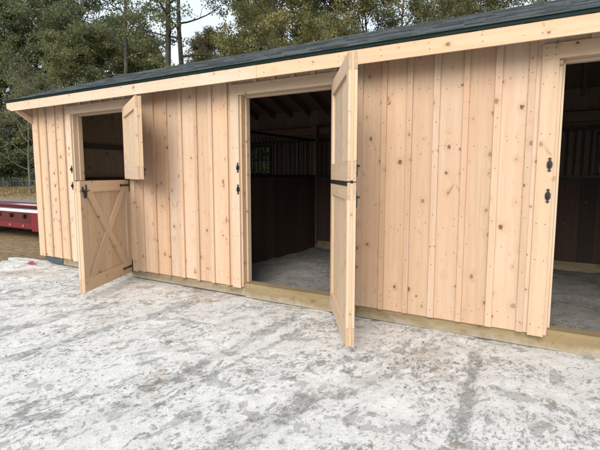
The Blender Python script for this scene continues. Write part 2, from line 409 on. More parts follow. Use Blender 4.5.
# ------------------------------------------------------------------ value noise for the ground mesh
nr = np.random.RandomState(5)
def vnoise(x, y, sx, sy, seed):
    g = np.random.RandomState(seed).rand(97, 97)
    u = x / sx; v = y / sy; i = np.floor(u).astype(int); j = np.floor(v).astype(int)
    fu = u - i; fv = v - j; fu = fu * fu * (3 - 2 * fu); fv = fv * fv * (3 - 2 * fv)
    G = lambda a, b: g[a % 97, b % 97]
    return (G(i, j) * (1 - fu) + G(i + 1, j) * fu) * (1 - fv) + (G(i, j + 1) * (1 - fu) + G(i + 1, j + 1) * fu) * fv - .5
def grid_mesh(name, X, Y, Z, mat):
    ny, nx = X.shape
    me = bpy.data.meshes.new(name)
    V = np.stack([X, Y, Z], -1).reshape(-1, 3).astype(np.float32)
    a = np.arange((ny - 1) * (nx - 1)); r_ = a // (nx - 1); c_ = a % (nx - 1); i0 = r_ * nx + c_
    Q = np.stack([i0, i0 + 1, i0 + nx + 1, i0 + nx], -1).astype(np.int32)
    quick(me, V, Q); me.polygons.foreach_set('use_smooth', np.ones(len(Q), bool))
    me.materials.append(mat)
    o = bpy.data.objects.new(name, me); col.objects.link(o); return o
def quick(me, V, Q):
    me.vertices.add(len(V)); me.vertices.foreach_set('co', V.ravel())
    me.loops.add(Q.size); me.loops.foreach_set('vertex_index', Q.ravel())
    me.polygons.add(len(Q)); me.polygons.foreach_set('loop_start', np.arange(0, Q.size, Q.shape[1], dtype=np.int32))
    me.polygons.foreach_set('loop_total', np.full(len(Q), Q.shape[1], np.int32))
    me.update(calc_edges=True)

def yard_height(x, y):
    z = 0.020 * vnoise(x, y, .75, 1.3, 1) + .016 * vnoise(x + 3, y, .22, .45, 2) + .014 * vnoise(x, y + 5, .10, .17, 3) + .012 * vnoise(x + 1, y + 2, .05, .07, 4)
    # wheel tracks at right angles to the barn
    for tx, w, dp in ((-.5, .10, .014), (-2.34, .12, .012), (-2.02, .10, .009), (-3.9, .14, .012), (.55, .12, .010)):
        c = tx + .05 * np.sin(y * 1.7 + tx) - .045 * (y + 1)
        z -= dp * np.exp(-((x - c) / w) ** 2) * (1 + .6 * vnoise(x, y, .15, .15, 8))
        z += dp * .6 * np.exp(-((np.abs(x - c) - w * 1.7) / (w * .6)) ** 2)
    return z
xs = np.concatenate([np.arange(-8.3, 2.2, .03), np.arange(2.2, 14, .25)])
ys = np.concatenate([np.arange(-16, -4.2, .25), np.arange(-4.2, .12, .027)])
X, Y = np.meshgrid(xs, ys)
edge = np.clip((-X - 7.2) / 1.1, 0, 1)
Xw = X + edge * (.45 * vnoise(X * 0, Y, 1, .5, 21) + .25 * vnoise(X * 0, Y, 1, .13, 22) - .25 * np.clip(-Y - 1, 0, 9) + .15)
Z = yard_height(Xw, Y) - .06 * np.clip((edge - .75) / .25, 0, 1)
Z = Z * np.where(Y > -.1, .4, 1) - .004 + np.clip((Y + .16) / .13, 0, 1) * (.016 * vnoise(X, Y, .35, .3, 61) - .014)
yard = grid_mesh('gravel_yard', Xw, Y, Z, M['dust']); tag(yard, kind='structure')
# stall floors
xs = np.arange(-7.28, 2.0, .04); ys = np.arange(.10, 3.60, .04)
X, Y = np.meshgrid(xs, ys)
Z = .035 + .05 * vnoise(X, Y, .9, .9, 31) + .03 * vnoise(X, Y, .25, .25, 32) + .012 * vnoise(X, Y, .08, .08, 33)
Z += .06 * np.exp(-((X + 2.9) / .9) ** 2 - ((Y - 1.6) / .8) ** 2)
sf = grid_mesh('stall_floor', X, Y, Z, M['floor_dust']); tag(sf, kind='structure')
# lawn to the horizon
xs = np.concatenate([np.linspace(-600, -70, 12), np.arange(-66, -6, .5), np.linspace(-5.5, 40, 20), np.linspace(60, 600, 10)])
ys = np.concatenate([np.linspace(-500, -30, 10), np.arange(-20, 40, .5), np.linspace(42, 900, 16)])
X, Y = np.meshgrid(xs, ys)
Z = -.035 + .05 * vnoise(X, Y, 1.5, 1.5, 41) * (X < -8.4) + .25 * vnoise(X, Y, 9, 9, 42) * np.clip((-X - 14) / 12, 0, 1) - .2 * ((X > -7.4) & (Y < 4) & (Y > -18))
lawn = grid_mesh('lawn', X, Y, Z, M['lawn']); tag(lawn, kind='structure')

# ------------------------------------------------------------------ THE BARN
BX0, BX1, BD = -7.32, 2.0, 3.60           # length and depth
ZS = .111                                  # underside of the siding
barn = empty('horse_barn', (-2.66, 1.8, 0))
tag(barn, 'long new pine board and batten horse barn with open stall doors', 'barn')
OPEN = [(-6.35, -5.13), (-3.235, -2.035), (-.144, 1.056)]
ZT = 2.28
RS = .357; RIDGE_Y = 1.8
def roof_z(y): return 2.535 + RS * ((y + .30) if y <= RIDGE_Y else (2 * RIDGE_Y - y + .30))
RTOP = roof_z(RIDGE_Y)

# front siding: boards, then battens over the joints
bat = {0: [-7.02, -6.785, -6.555], 1: [-4.885, -4.64, -4.40, -4.148, -3.90, -3.662, -3.428], 2: [-1.775, -1.537, -1.297, -1.058, -.812, -.565, -.323], 3: [1.25, 1.49, 1.73]}
walls = [(BX0, -6.33), (-5.15, -3.215), (-2.055, -.124), (1.036, BX1)]
sid = MB(); 
def roofcut(y): return roof_z(y) - .02
for k, (a, b2) in enumerate(walls):
    xs_ = [a] + bat[k] + [b2]
    if k in (1, 2): xs_.insert(1, a + .13) if k == 2 else None
    for i in range(len(xs_) - 1):
        dz = rng.uniform(-.006, .003)
        sid.box(xs_[i] + .002, xs_[i + 1] - .002, -.020 + rng.uniform(-.002, .002), -.001, ZS + dz, 2.60)
    for x in bat[k]:
        w = .025 + rng.uniform(-.002, .002)
        sid.box(x - w, x + w, -.041 + rng.uniform(-.002, .001), -.0205 - .0025, ZS - .001 + rng.uniform(-.003, .002), 2.58)
for a, b2 in OPEN:                          # short boards over each doorway
    x = a - .02
    while x < b2 + .02:
        e = min(x + .241, b2 + .02)
        sid.box(x + .001, e - .001, -.0195, -.0012, ZT + .03, 2.60)
        if x > a + .02: sid.box(x - .025, x + .025, -.040, -.0235, ZT + .118, 2.585)
        x = e
def nail(m, x, y, z, r_=.0042): m.tube([(x, y + .001, z), (x, y - .0012, z)], r_, 6, r=-1.0)
for k in bat:
    for x in bat[k]:
        for z in (.20, .62, 1.04, 1.46, 1.88, 2.20): nail(sid, x + rng.uniform(-.004, .004), -.0425, z + rng.uniform(-.02, .02))
        for z in (.24, .95, 1.66, 2.16):
            for dx in (.075, -.075): nail(sid, x + dx + rng.uniform(-.012, .012), -.0222, z + rng.uniform(-.03, .03), .0036)
sid.build('front_siding', M['pine'], barn)
# corner boards
for x0, x1, y0, y1 in ((BX0 - .022, BX0 + .105, -.043, -.0225), (BX1 - .105, BX1 + .022, -.043, -.0225)):
    m = MB(); m.box(x0, x1, y0, y1, ZS - .004, 2.56); m.build('corner_board', M['pine_trim'], barn)
for x0, x1 in ((BX0 - .045, BX0 - .0235), (BX1 + .0235, BX1 + .045)):
    m = MB(); m.box(x0, x1, -.043, .07, ZS - .004, 2.52); m.build('corner_board', M['pine_trim'], barn)
# end walls and rear wall
for sx, name in ((BX0, 'end_siding'), (BX1, 'end_siding')):
    m = MB(); s = -1 if sx == BX0 else 1
    y = 0.0
    while y < BD - .01:
        e = min(y + .24, BD); zt = min(roofcut(y), roofcut(e)) - .02
        xa, xb = sorted((sx, sx + s * .02)); m.box(xa, xb, y + .001, e - .001, ZS, zt)
        if y > .1: xa, xb = sorted((sx + s * .0215, sx + s * .042)); m.box(xa, xb, y - .025, y + .025, ZS, zt - .01)
        y = e
    m.build(name, M['pine'], barn)
WIN = [(-5.90, -5.30), (-2.80, -2.20), (.235, .835)]; WZ0, WZ1 = 1.40, 2.00
m = MB(); x = BX0
cuts = sorted(set([round(BX0 + .24 * i, 3) for i in range(39)] + [a for a, b2 in WIN] + [b2 for a, b2 in WIN] + [BX1]))
cuts = [c for c in cuts if c <= BX1]
for a, b2 in zip(cuts, cuts[1:]):
    if b2 - a < .004: continue
    inw = any(w0 - .001 <= a and b2 <= w1 + .001 for w0, w1 in WIN)
    if inw:
        m.box(a + .001, b2 - .001, BD + .001, BD + .02, ZS, WZ0); m.box(a + .001, b2 - .001, BD + .001, BD + .02, WZ1, 2.621)
    else: m.box(a + .001, b2 - .001, BD + .001, BD + .02, ZS, 2.621)
for c in cuts[1:-1]:
    inw = any(w0 - .03 < c < w1 + .03 for w0, w1 in WIN)
    if inw:
        m.box(c - .025, c + .025, BD + .0205, BD + .04, ZS, WZ0 - .01); m.box(c - .025, c + .025, BD + .0205, BD + .04, WZ1 + .01, 2.61)
    else: m.box(c - .025, c + .025, BD + .0205, BD + .04, ZS, 2.61)
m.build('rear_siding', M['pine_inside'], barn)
# foundation skids
m = MB(); m.prism([(-6.81 - .0, .002), (-3.203, .002), (-3.203, .155), (-7.28, .155), (-7.28, .10), (-7.18, .02), (-7.1, .002)], .002, .14, (1, 0)); 
m.box(-3.199, -1.80, .0, .138, -.01, .153); m.box(-1.796, 1.95, .001, .139, -.01, .154)
m.build('front_skid', M['treated'], barn)
m = MB(); m.box(-7.28, 1.96, BD - .14, BD - .002, -.01, .15); m.build('rear_skid', M['treated'], barn)
m = MB(); m.box(-7.28, -7.14, .142, BD - .142, -.01, .15); m.build('end_skid', M['treated'], barn)
m = MB(); m.box(1.82, 1.96, .142, BD - .142, -.01, .15); m.build('end_skid', M['treated'], barn)
# dark steel shoe wrapped over the skid's cut end
m = MB(); m.prism([(-7.285, .108), (-7.285, .085), (-7.20, .018), (-7.12, .004), (-6.80, .004), (-6.80, .108)], -.008, -.001, (1, 0)); m.build('skid_shoe', M['steel'], barn)

# door surrounds
for k, (a, b2) in enumerate(OPEN):
    f = MB()
    hx0, hx1 = a - .118, b2 + .118
    f.box(hx0, hx1, -.046, -.0225, ZT + .001, ZT + .116)
    for dx in (.03, .09, .6, 1.1):
        for z in (2.31, 2.365): nail(f, a - .118 + dx, -.0466, z)
    fr = f.build('door_frame', M['pine_trim'], barn)
    for x0, x1 in ((a - .117, a - .001), (b2 + .001, b2 + .117)):
        t = MB(); t.box(x0, x1, -.0455, -.022, ZS - .012, ZT)
        for z in (.2, .7, 1.0, 1.7, 2.1):
            for x in (x0 + .022, x1 - .03): nail(t, x + rng.uniform(-.006, .006), -.0462, z + rng.uniform(-.03, .03))
        t.build('side_trim', M['pine_trim'], fr)
    for s, x in ((1, a), (-1, b2)):
        j = MB(); x0, x1 = sorted((x - s * .002, x + s * .022)); j.box(x0, x1, -.021, .115, .156, ZT + .02)
        x0, x1 = sorted((x + s * .0225, x + s * .038)); j.box(x0, x1, .050, .113, .156, ZT - .004)
        j.build('jamb', M['pine_trim'], fr)
    j = MB(); j.box(a + .023, b2 - .023, -.0205, .114, ZT - .003, ZT + .0195); j.box(a + .039, b2 - .039, .051, .112, ZT - .020, ZT - .0035)
    j.build('head_jamb', M['pine_trim'], fr)

# wrought keepers beside each doorway
def ornate(m, cx, cz, y, h, w):
    out = [(0, .5), (.35, .40), (.12, .33), (.30, .25), (.50, .12), (.50, -.12), (.30, -.25), (.12, -.33), (.35, -.40), (0, -.5)]
    pts = [(cx + p[0] * w, cz + p[1] * h) for p in out] + [(cx - p[0] * w, cz + p[1] * h) for p in out[-2:0:-1]]
    m.prism(pts, y - .006, y)
    m.tube([(cx, y - .006, cz + .13 * h), (cx, y - .020, cz + .11 * h), (cx, y - .024, cz), (cx, y - .020, cz - .11 * h), (cx, y - .006, cz - .13 * h)], .007, 6)
for (a, b2), dx in zip(OPEN, (.024, .018, .026)):
    for z in (1.483, 1.24):
        m = MB(); ornate(m, a - dx, z, -.0462, .115, .040); m.build('latch_keeper', M['iron'], barn)

# ---- Dutch doors. local: x from the hinge to the free edge, +y outwards, z up
TH = .022
def leaf_door(name, hinge, d, z0, z1, W, lower, brace):
    ang = math.atan2(d[1], d[0])
    H = z1 - z0
    m = MB(); n = 7
    for i in range(n):
        m.box(i * W / n + .0008 + .004 * (i == 0), (i + 1) * W / n - .0008 - .004 * (i == n - 1), .0005, TH - .001 + rng.uniform(0, .0004), .006, H - .006)
    o = bpy.data.objects.new(name, m.mesh(name, M['pine_door'])); col.objects.link(o)
    o.parent = barn; o.matrix_parent_inverse = world_of(barn).inverted()
    o.location = (hinge[0], hinge[1], z0); o.rotation_euler = (0, 0, ang)
    sw = .112; rh0 = .150; rh1 = .128
    for nm, y0, y1 in (('outer_frame', TH, 2 * TH), ('inner_frame', -TH, 0)):
        for x0, x1, za, zb in ((0, W, 0, rh0), (0, W, H - rh1, H), (.001, sw, rh0 + .001, H - rh1 - .001), (W - sw, W - .001, rh0 + .001, H - rh1 - .001)):
            q = MB(); q.box(x0, x1, y0, y1, za, zb)
            if y0 > 0:
                for xx in ((x0 + .03, x0 + .085, x1 - .085, x1 - .03) if x1 - x0 > sw + .1 else ((x0 + x1) / 2 - .03, (x0 + x1) / 2 + .03)):
                    for zz in (za + .035, zb - .035): q.tube([(xx, y1 - .001, zz), (xx, y1 + .001, zz)], .004, 6, r=-1.0)
            q.build('rail' if x1 - x0 > sw + .1 else 'stile', M['pine_door'], o, local=True)
    if brace:
        xa, xb, za, zb = sw + .001, W - sw - .001, rh0 + .001, H - rh1 - .001
        w = .095
        q = MB()
        # one brace runs through, the other is cut in two at the crossing. free edge is at x = W
        def strip(p, q2, cut=None):
            p = Vector(p); q2 = Vector(q2); t = (q2 - p).normalized(); nn = Vector((-t.y, t.x)) * w / 2
            poly = [p + nn - t * .5, p - nn - t * .5, q2 - nn + t * .5, q2 + nn + t * .5]
            for axis, lim, sgn in ((0, xa, 1), (0, xb, -1), (1, za, 1), (1, zb, -1)): poly = clip(poly, axis, lim, sgn)
            return poly, t
        def clip(poly, axis, lim, sgn):
            r_ = []
            for i in range(len(poly)):
                a, b3 = poly[i], poly[(i + 1) % len(poly)]
                da, db = sgn * (a[axis] - lim), sgn * (b3[axis] - lim)
                if da >= 0: r_.append(a)
                if da * db < 0: r_.append(a + (b3 - a) * (da / (da - db)))
            return r_
        def clip_line(poly, p, nrm):
            r_ = []
            for i in range(len(poly)):
                a, b3 = poly[i], poly[(i + 1) % len(poly)]
                da, db = (a - p).dot(nrm), (b3 - p).dot(nrm)
                if da >= 0: r_.append(a)
                if da * db < 0: r_.append(a + (b3 - a) * (da / (da - db)))
            return r_
        off = .06
        p1, t1 = strip((xb - off, zb), (xa + off, za))       # through brace: latch side top to hinge side bottom
        q.prism([(v[0], v[1]) for v in p1], TH + .0004, 2 * TH - .001, (t1.x, t1.y)); q.build('brace', M['pine_door'], o, local=True)
        p2, t2 = strip((xa + off, zb), (xb - off, za))
        c = (Vector((xb - off, zb)) + Vector((xa + off, za))) / 2; n1 = Vector((-t1.y, t1.x))
        for s in (1, -1):
            h = clip_line(p2, c + n1 * s * (w / 2 + .001), n1 * s)
            q = MB(); q.prism([(v[0], v[1]) for v in h], TH + .0002, 2 * TH - .0015, (t2.x, t2.y)); q.build('brace', M['pine_door'], o, local=True)
    # strap hinges on the outer face, with the plate that lies on the trim
    for z in (H - rh1 / 2 - .005, rh0 / 2 + .01):
        q = MB(); y = 2 * TH
        q.prism([(.0, z - .016), (.0, z + .016), (.20, z + .010), (.235, z + .012), (.25, z + .020), (.272, z), (.25, z - .020), (.235, z - .012), (.20, z - .010)], y + .0005, y + .006)
        q.tube([(-.006, y + .004, z - .03), (-.006, y + .004, z + .03)], .009, 8)
        for px in (.05, .12, .19): q.tube([(px, y + .005, z), (px, y + .011, z)], .006, 6)
        q.build('strap_hinge', M['iron'], o, local=True)
    # latch on the outer face near the free edge
    z = H - .105 if lower else .12
    q = MB(); y = 2 * TH
    q.box(W - .125, W - .105, y + .0005, y + .007, z - .062, z + .062)
    q.tube([(W - .15, y + .016, z - .005), (W + .01, y + .016, z - .005)], .007, 8)
    q.box(W - .055, W - .035, y + .0005, y + .010, z - .018, z + .040)
    sg = 1
    q.prism([(W - .095, z + .004), (W - .060, z + .004), (W - .055, z - .055), (W - .066, z - .085), (W - .078, z - .090), (W - .090, z - .085), (W - .100, z - .055)], y + .009, y + .019)
    q.tube([(W - .078, y + .018, z - .005), (W - .078, y + .040, z - .006)], .009, 8)
    q.build('latch', M['iron'], o, local=True)
    if lower:
        q = MB(); q.box(-.001, W + .001, -TH - .003, 2 * TH + .001, H + .0005, H + .005)
        q.box(-.0005, W + .0005, -TH - .0035, -TH - .0004, H - .026, H + .0006)
        q.build('chew_guard', M['iron'], o, local=True)
    return o
SPL = 1.337
def unit(x, y): l = math.hypot(x, y); return (x / l, y / l)
HY = -.052
leaf_door('lower_door', (-5.160, HY), (math.cos(R(-64.7)), math.sin(R(-64.7))), .087, SPL, 1.15, True, True)
leaf_door('upper_door', (-5.150, HY), (math.cos(R(-31)), math.sin(R(-31))), SPL + .014, 2.275, 1.13, False, False)
leaf_door('lower_door', (-2.05, HY), (math.cos(R(-56.8)), math.sin(R(-56.8))), .085, SPL + .01, 1.16, True, True)
leaf_door('upper_door', (-2.05, HY), (math.cos(R(-56.8)), math.sin(R(-56.8))), SPL + .020, 2.287, 1.16, False, False)
# hinge plates on the trim of the two open doorways
for hx in (-5.13, -2.035):
    for z in (SPL - .07, .17, SPL + .09, 2.21):
        m = MB(); x = hx + .016
        m.prism([(x - .012, z - .055), (x + .012, z - .055), (x + .016, z - .075), (x, z - .09), (x - .016, z - .075)][::-1], -.051, -.0462)
        m.box(x - .013, x + .013, -.0515, -.0462, z - .054, z + .054)
        m.prism([(x - .012, z + .055), (x + .012, z + .055), (x + .016, z + .075), (x, z + .09), (x - .016, z + .075)], -.051, -.0462)
        m.build('hinge_plate', M['iron'], barn)

# ---- roof
m = MB()
RX0, RX1 = BX0 - .275, BX1 + .275
def slope_pts(y, lift): return roof_z(y) + lift
NC = 16
for side in (0, 1):
    for i in range(NC):
        ya = -.315 + (RIDGE_Y + .315) * i / NC; yb = -.315 + (RIDGE_Y + .315) * (i + 1) / NC + .012
        x = RX0 - .012; first = True
        while x < RX1 + .012:
            e = min(x + rng.uniform(.12, .30), RX1 + .012)
            lift = .008 if rng.random() < .45 else .004
            lo = roof_z(min(ya, RIDGE_Y)); hi = roof_z(min(yb, RIDGE_Y))
            y0, y1 = (ya, min(yb, RIDGE_Y)) if side == 0 else (2 * RIDGE_Y - ya, 2 * RIDGE_Y - min(yb, RIDGE_Y))
            P = [(x, y0, lo + .0005), (e, y0, lo + .0005), (e, y1, hi - .001), (x, y1, hi - .001),
                 (x, y0, lo + lift + .006), (e, y0, lo + lift + .006), (e, y1, hi + .002), (x, y1, hi + .002)]
            if side: P = [P[1], P[0], P[3], P[2], P[5], P[4], P[7], P[6]]
            m.hexa(P, P, min(1, max(0, rng.choice((.12, .3, .5, .62, .85)) + rng.gauss(0, .08))))
            x = e + .0008
roof = m.build('roof', M['shingles'], barn)
m = MB(); x = RX0
while x < RX1:
    e = min(x + .20, RX1)
    for s in (-1, 1):
        P = []
        y0, y1 = RIDGE_Y + s * .13, RIDGE_Y
        za, zb = RTOP - .13 * RS + .012, RTOP + .016
        P = [(x, y0, za - .006), (e, y0, za - .006), (e, y1, zb - .006), (x, y1, zb - .006), (x, y0, za + .004), (e, y0, za + .004 + .004), (e, y1, zb + .006), (x, y1, zb + .002)]
        if s > 0: P = [P[1], P[0], P[3], P[2], P[5], P[4], P[7], P[6]]
        m.hexa(P, P, rng.random())
    x = e - .0
m.build('ridge_cap', M['shingles'], roof)
m = MB()
for s in (0, 1):
    ys_ = (-.3, RIDGE_Y) if s == 0 else (RIDGE_Y, 2 * RIDGE_Y + .3)
    n = 8
    for i in range(n):
        xa = RX0 + (RX1 - RX0) * i / n; xb = RX0 + (RX1 - RX0) * (i + 1) / n
        P = [(xa, ys_[0], roof_z(ys_[0]) - .016), (xb, ys_[0], roof_z(ys_[0]) - .016), (xb, ys_[1], roof_z(ys_[1]) - .016), (xa, ys_[1], roof_z(ys_[1]) - .016)]
        P += [(p[0], p[1], p[2] + .015) for p in P]
        m.hexa(P, [(p[1], p[0], 0) for p in P])
m.build('roof_deck', M['plywood'], barn)
# drip edge along the front eave and the rakes
m = MB(); m.box(RX0 - .006, RX1 + .006, -.309, -.3015, 2.503, 2.532); m.box(RX0 - .006, RX1 + .006, -.318, -.3092, 2.528, 2.533)
m.build('drip_edge', M['drip'], roof)
# fascia boards
def fasc(x0, x1, chl=False, chr_=False):
    m = MB()
    poly = [(x0, 2.497), (x1, 2.497)]
    poly += [(x1, 2.42), (x1 - .13, 2.372)] if chr_ else [(x1, 2.372)]
    poly += [(x0 + .13, 2.372), (x0, 2.42)] if chl else [(x0, 2.372)]
    m.prism(poly, -.300, -.2775, (1, 0))
    x = x0 + .1
    while x < x1 - .05:
        for z in (2.415, 2.465): nail(m, x + rng.uniform(-.01, .01), -.3004, z)
        x += .4065
    return m.build('fascia', M['pine_trim'], barn)
fasc(BX0 - .25, -2.798, True); fasc(-2.795, BX1 + .25, False, True)
m = MB(); m.box(BX0 - .25, BX1 + .25, BD + .2775, BD + .30, 2.372, 2.497); m.build('fascia', M['pine_trim'], barn)
# rake boards on both gables
for x0 in (RX0 + .002, RX1 - .024):
    for s in (0, 1):
        m = MB(); y0, y1 = (-.277, RIDGE_Y) if s == 0 else (RIDGE_Y + .0005, 2 * RIDGE_Y + .277)
        P = [(x0, y0, roof_z(y0) - .13), (x0 + .022, y0, roof_z(y0) - .13), (x0 + .022, y1, roof_z(y1) - .13), (x0, y1, roof_z(y1) - .13)]
        P += [(p[0], p[1], p[2] + .112) for p in P]
        m.hexa(P, [(p[2], p[1], p[0]) for p in P]); m.build('rake_board', M['pine_trim'], barn)
# sloping return boards that close the eave at the corners
for x0 in (BX0 - .048, BX1 + .006):
    m = MB()
    P = [(x0, -.046, 2.195), (x0 + .042, -.046, 2.195), (x0 + .042, -.276, 2.352), (x0, -.276, 2.352)]
    P = [P[3], P[2], P[1], P[0]]
    P += [(p[0], p[1], p[2] + .085) for p in P]
    m.hexa(P, [(p[2], p[1], p[0]) for p in P]); m.build('eave_return', M['pine_trim'], barn)
    m = MB(); xx = x0 + .012
    P = [(xx, -.275, 2.44), (xx + .012, -.275, 2.44), (xx + .012, -.047, 2.285), (xx, -.047, 2.285)]
    P += [(p[0], p[1], roof_z(p[1]) - .02) for p in P]
    m.hexa(P, [(p[2], p[1], p[0]) for p in P]); m.build('eave_return', M['pine'], barn)
# rafters
xr = BX0 + .03
proto = None; k = 0
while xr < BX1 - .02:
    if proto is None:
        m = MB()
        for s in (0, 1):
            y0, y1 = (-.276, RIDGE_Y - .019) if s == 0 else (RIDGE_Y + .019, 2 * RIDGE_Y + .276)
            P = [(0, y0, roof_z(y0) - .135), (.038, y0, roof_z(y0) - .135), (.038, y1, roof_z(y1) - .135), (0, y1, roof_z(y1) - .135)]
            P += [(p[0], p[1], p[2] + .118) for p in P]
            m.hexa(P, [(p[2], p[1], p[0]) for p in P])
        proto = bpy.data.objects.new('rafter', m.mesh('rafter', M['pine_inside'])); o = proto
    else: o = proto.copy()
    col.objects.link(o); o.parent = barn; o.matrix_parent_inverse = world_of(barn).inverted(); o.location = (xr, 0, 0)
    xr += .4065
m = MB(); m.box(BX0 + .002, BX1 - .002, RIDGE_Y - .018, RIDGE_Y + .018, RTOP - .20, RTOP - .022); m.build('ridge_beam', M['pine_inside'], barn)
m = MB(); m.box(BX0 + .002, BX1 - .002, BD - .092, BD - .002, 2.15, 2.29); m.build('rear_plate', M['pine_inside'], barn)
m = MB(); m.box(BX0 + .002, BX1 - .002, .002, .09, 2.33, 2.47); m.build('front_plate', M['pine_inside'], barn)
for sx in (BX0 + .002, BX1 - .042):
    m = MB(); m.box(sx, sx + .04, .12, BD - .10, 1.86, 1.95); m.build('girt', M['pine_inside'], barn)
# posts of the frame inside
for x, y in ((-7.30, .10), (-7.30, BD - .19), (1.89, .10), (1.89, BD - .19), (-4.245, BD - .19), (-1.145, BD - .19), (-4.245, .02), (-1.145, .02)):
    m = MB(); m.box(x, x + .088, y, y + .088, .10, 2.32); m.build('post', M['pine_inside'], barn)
# kick boards and grilles
def grille_y(m, x, y0, y1, z0, z1):
    m.box(x - .019, x + .019, y0, y1, z0, z0 + .035); m.box(x - .019, x + .019, y0, y1, z1 - .035, z1)
    y = y0 + .06
    while y < y1 - .03: m.tube([(x, y, z0 + .02), (x, y, z1 - .02)], .0095, 6); y += .098
def grille_x(m, y, x0, x1, z0, z1):
    m.box(x0, x1, y - .019, y + .019, z0, z0 + .035); m.box(x0, x1, y - .019, y + .019, z1 - .035, z1)
    x = x0 + .06
    while x < x1 - .03: m.tube([(x, y, z0 + .02), (x, y, z1 - .02)], .0095, 6); x += .098
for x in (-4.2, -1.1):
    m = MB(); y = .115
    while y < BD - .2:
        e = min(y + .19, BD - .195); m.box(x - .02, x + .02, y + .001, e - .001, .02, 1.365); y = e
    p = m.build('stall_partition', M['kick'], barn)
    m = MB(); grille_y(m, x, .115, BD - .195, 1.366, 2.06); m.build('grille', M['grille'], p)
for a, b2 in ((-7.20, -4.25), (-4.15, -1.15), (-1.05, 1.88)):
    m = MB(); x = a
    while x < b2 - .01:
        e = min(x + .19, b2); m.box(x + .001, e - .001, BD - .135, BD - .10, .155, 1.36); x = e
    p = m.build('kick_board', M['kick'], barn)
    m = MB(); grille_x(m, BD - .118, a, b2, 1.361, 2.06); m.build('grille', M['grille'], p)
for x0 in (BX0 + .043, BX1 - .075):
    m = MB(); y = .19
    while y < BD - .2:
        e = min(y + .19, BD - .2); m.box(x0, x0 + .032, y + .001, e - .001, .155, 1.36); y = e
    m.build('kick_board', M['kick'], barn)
# rear windows
for a, b2 in WIN:
    m = MB()
    m.box(a, a + .035, BD - .02, BD + .035, WZ0, WZ1); m.box(b2 - .035, b2, BD - .02, BD + .035, WZ0, WZ1)
    m.box(a + .0355, b2 - .0355, BD - .02, BD + .035, WZ0, WZ0 + .035); m.box(a + .0355, b2 - .0355, BD - .02, BD + .035, WZ1 - .035, WZ1)
    m.box(a + .0355, b2 - .0355, BD - .012, BD + .022, (WZ0 + WZ1) / 2 - .012, (WZ0 + WZ1) / 2 + .012)
    w = m.build('window', M['grille'], barn)
    m = MB(); m.box(a + .034, b2 - .034, BD + .004, BD + .008, WZ0 + .034, WZ1 - .034); m.build('pane', M['glass'], w)

# ------------------------------------------------------------------ red trailer at the left edge
TY, TX1 = 1.35, -9.80
tr = empty('utility_trailer', (-12.3, TY + .95, -.02))
tag(tr, 'low dark red utility trailer with white side rail parked beyond the barn corner', 'trailer')
m = MB(); m.box(-14.8, TX1, TY + .03, TY + 1.87, .60, .655); m.build('deck', M['galv'], tr)
for y in (TY, TY + 1.86):
    m = MB(); m.box(-14.8, TX1 + .02, y, y + .05, .20, .595); m.build('side_rail', M['red'], tr)
    m = MB(); ya, yb = (y - .035, y - .0005) if y == TY else (y + .0505, y + .085)
    m.box(-14.8, TX1 - .26, ya, yb, .225, .33); m.build('lower_rail', M['red_low'], tr)
    m = MB(); ya, yb = (y - .07, y + .02) if y == TY else (y + .03, y + .12)
    m.tube([(-14.8, (ya + yb) / 2, .605), (TX1 + .02, (ya + yb) / 2, .605)], .034, 10); m.build('rub_rail', M['rail_white'], tr, smooth=True)
    if y != TY: continue
    # low rounded coaming above the deck
    m = MB(); yi = y + .01
    m.tube([(-14.8, yi + .08, .72), (TX1 + .0, yi + .08, .72)], .075, 12); m.build('coaming', M['red'], tr, smooth=True)
    m = MB(); m.box(-14.8, TX1 - .02, yi + .04, yi + .16, .79, .835); m.build('top_rail', M['galv'], tr)
    x = TX1 - .62
    for i in range(8):
        m = MB(); ya, yb = (y - .04, y - .001) if y == TY else (y + .051, y + .09)
        m.box(x - .035, x + .035, ya, yb, .44, .53); m.build('stake_pocket', M['pocket'], tr)
        m = MB(); ya, yb = (y - .052, y - .0355) if y == TY else (y + .0855, y + .10)
        m.box(x - .02, x + .02, ya, yb, .255, .30); m.build('marker_light', M['amber'], tr)
        x -= .55
m = MB(); m.box(TX1 - .25, TX1 + .03, TY - .06, TY - .002, .18, .58); m.build('corner_bumper', M['red_low'], tr)
m = MB(); m.box(TX1 + .0205, TX1 + .07, TY + .06, TY + 1.84, .20, .60); m.build('end_beam', M['red'], tr)
for x in (-12.6, -13.5):
    for y in (TY + .06, TY + 1.66):
        m = MB(); m.tube([(x, y, .29), (x, y + .03, .29), (x, y + .17, .29), (x, y + .2, .29)], [.24, .29, .29, .24], 20)
        w = m.build('wheel', M['tyre'], tr)
        m = MB(); m.tube([(x, y - .006, .29), (x, y + .206, .29)], .15, 14); m.build('rim', M['galv'], w)
m = MB(); m.tube([(-14.8, TY + .3, .40), (-16.0, TY + .95, .40)], .045, 6); m.tube([(-14.8, TY + 1.6, .40), (-16.0, TY + .95, .40)], .045, 6)
m.tube([(-15.9, TY + .95, -.02), (-15.9, TY + .95, .55)], .03, 6); m.build('drawbar', M['red'], tr)

# pink survey ribbon on the ground
m = MB(); pts = []
for i in range(9):
    t = i / 8; pts.append((-7.33 + .17 * t, -.25 + .03 * math.sin(t * 7), .02 + .018 * abs(math.sin(t * 6.5))))
for i in range(8):
    a, b2 = Vector(pts[i]), Vector(pts[i + 1]); w = Vector((.01, -.045, .012 * math.sin(i * 1.3)))
    P = [a - w, b2 - w, b2 + w, a + w]; P += [p + Vector((0, 0, .002)) for p in P]
    m.hexa(P, P)
o = m.build('marking_ribbon', M['pink']); tag(o, 'crumpled bright pink ribbon scrap on the gravel by the barn corner', 'ribbon')

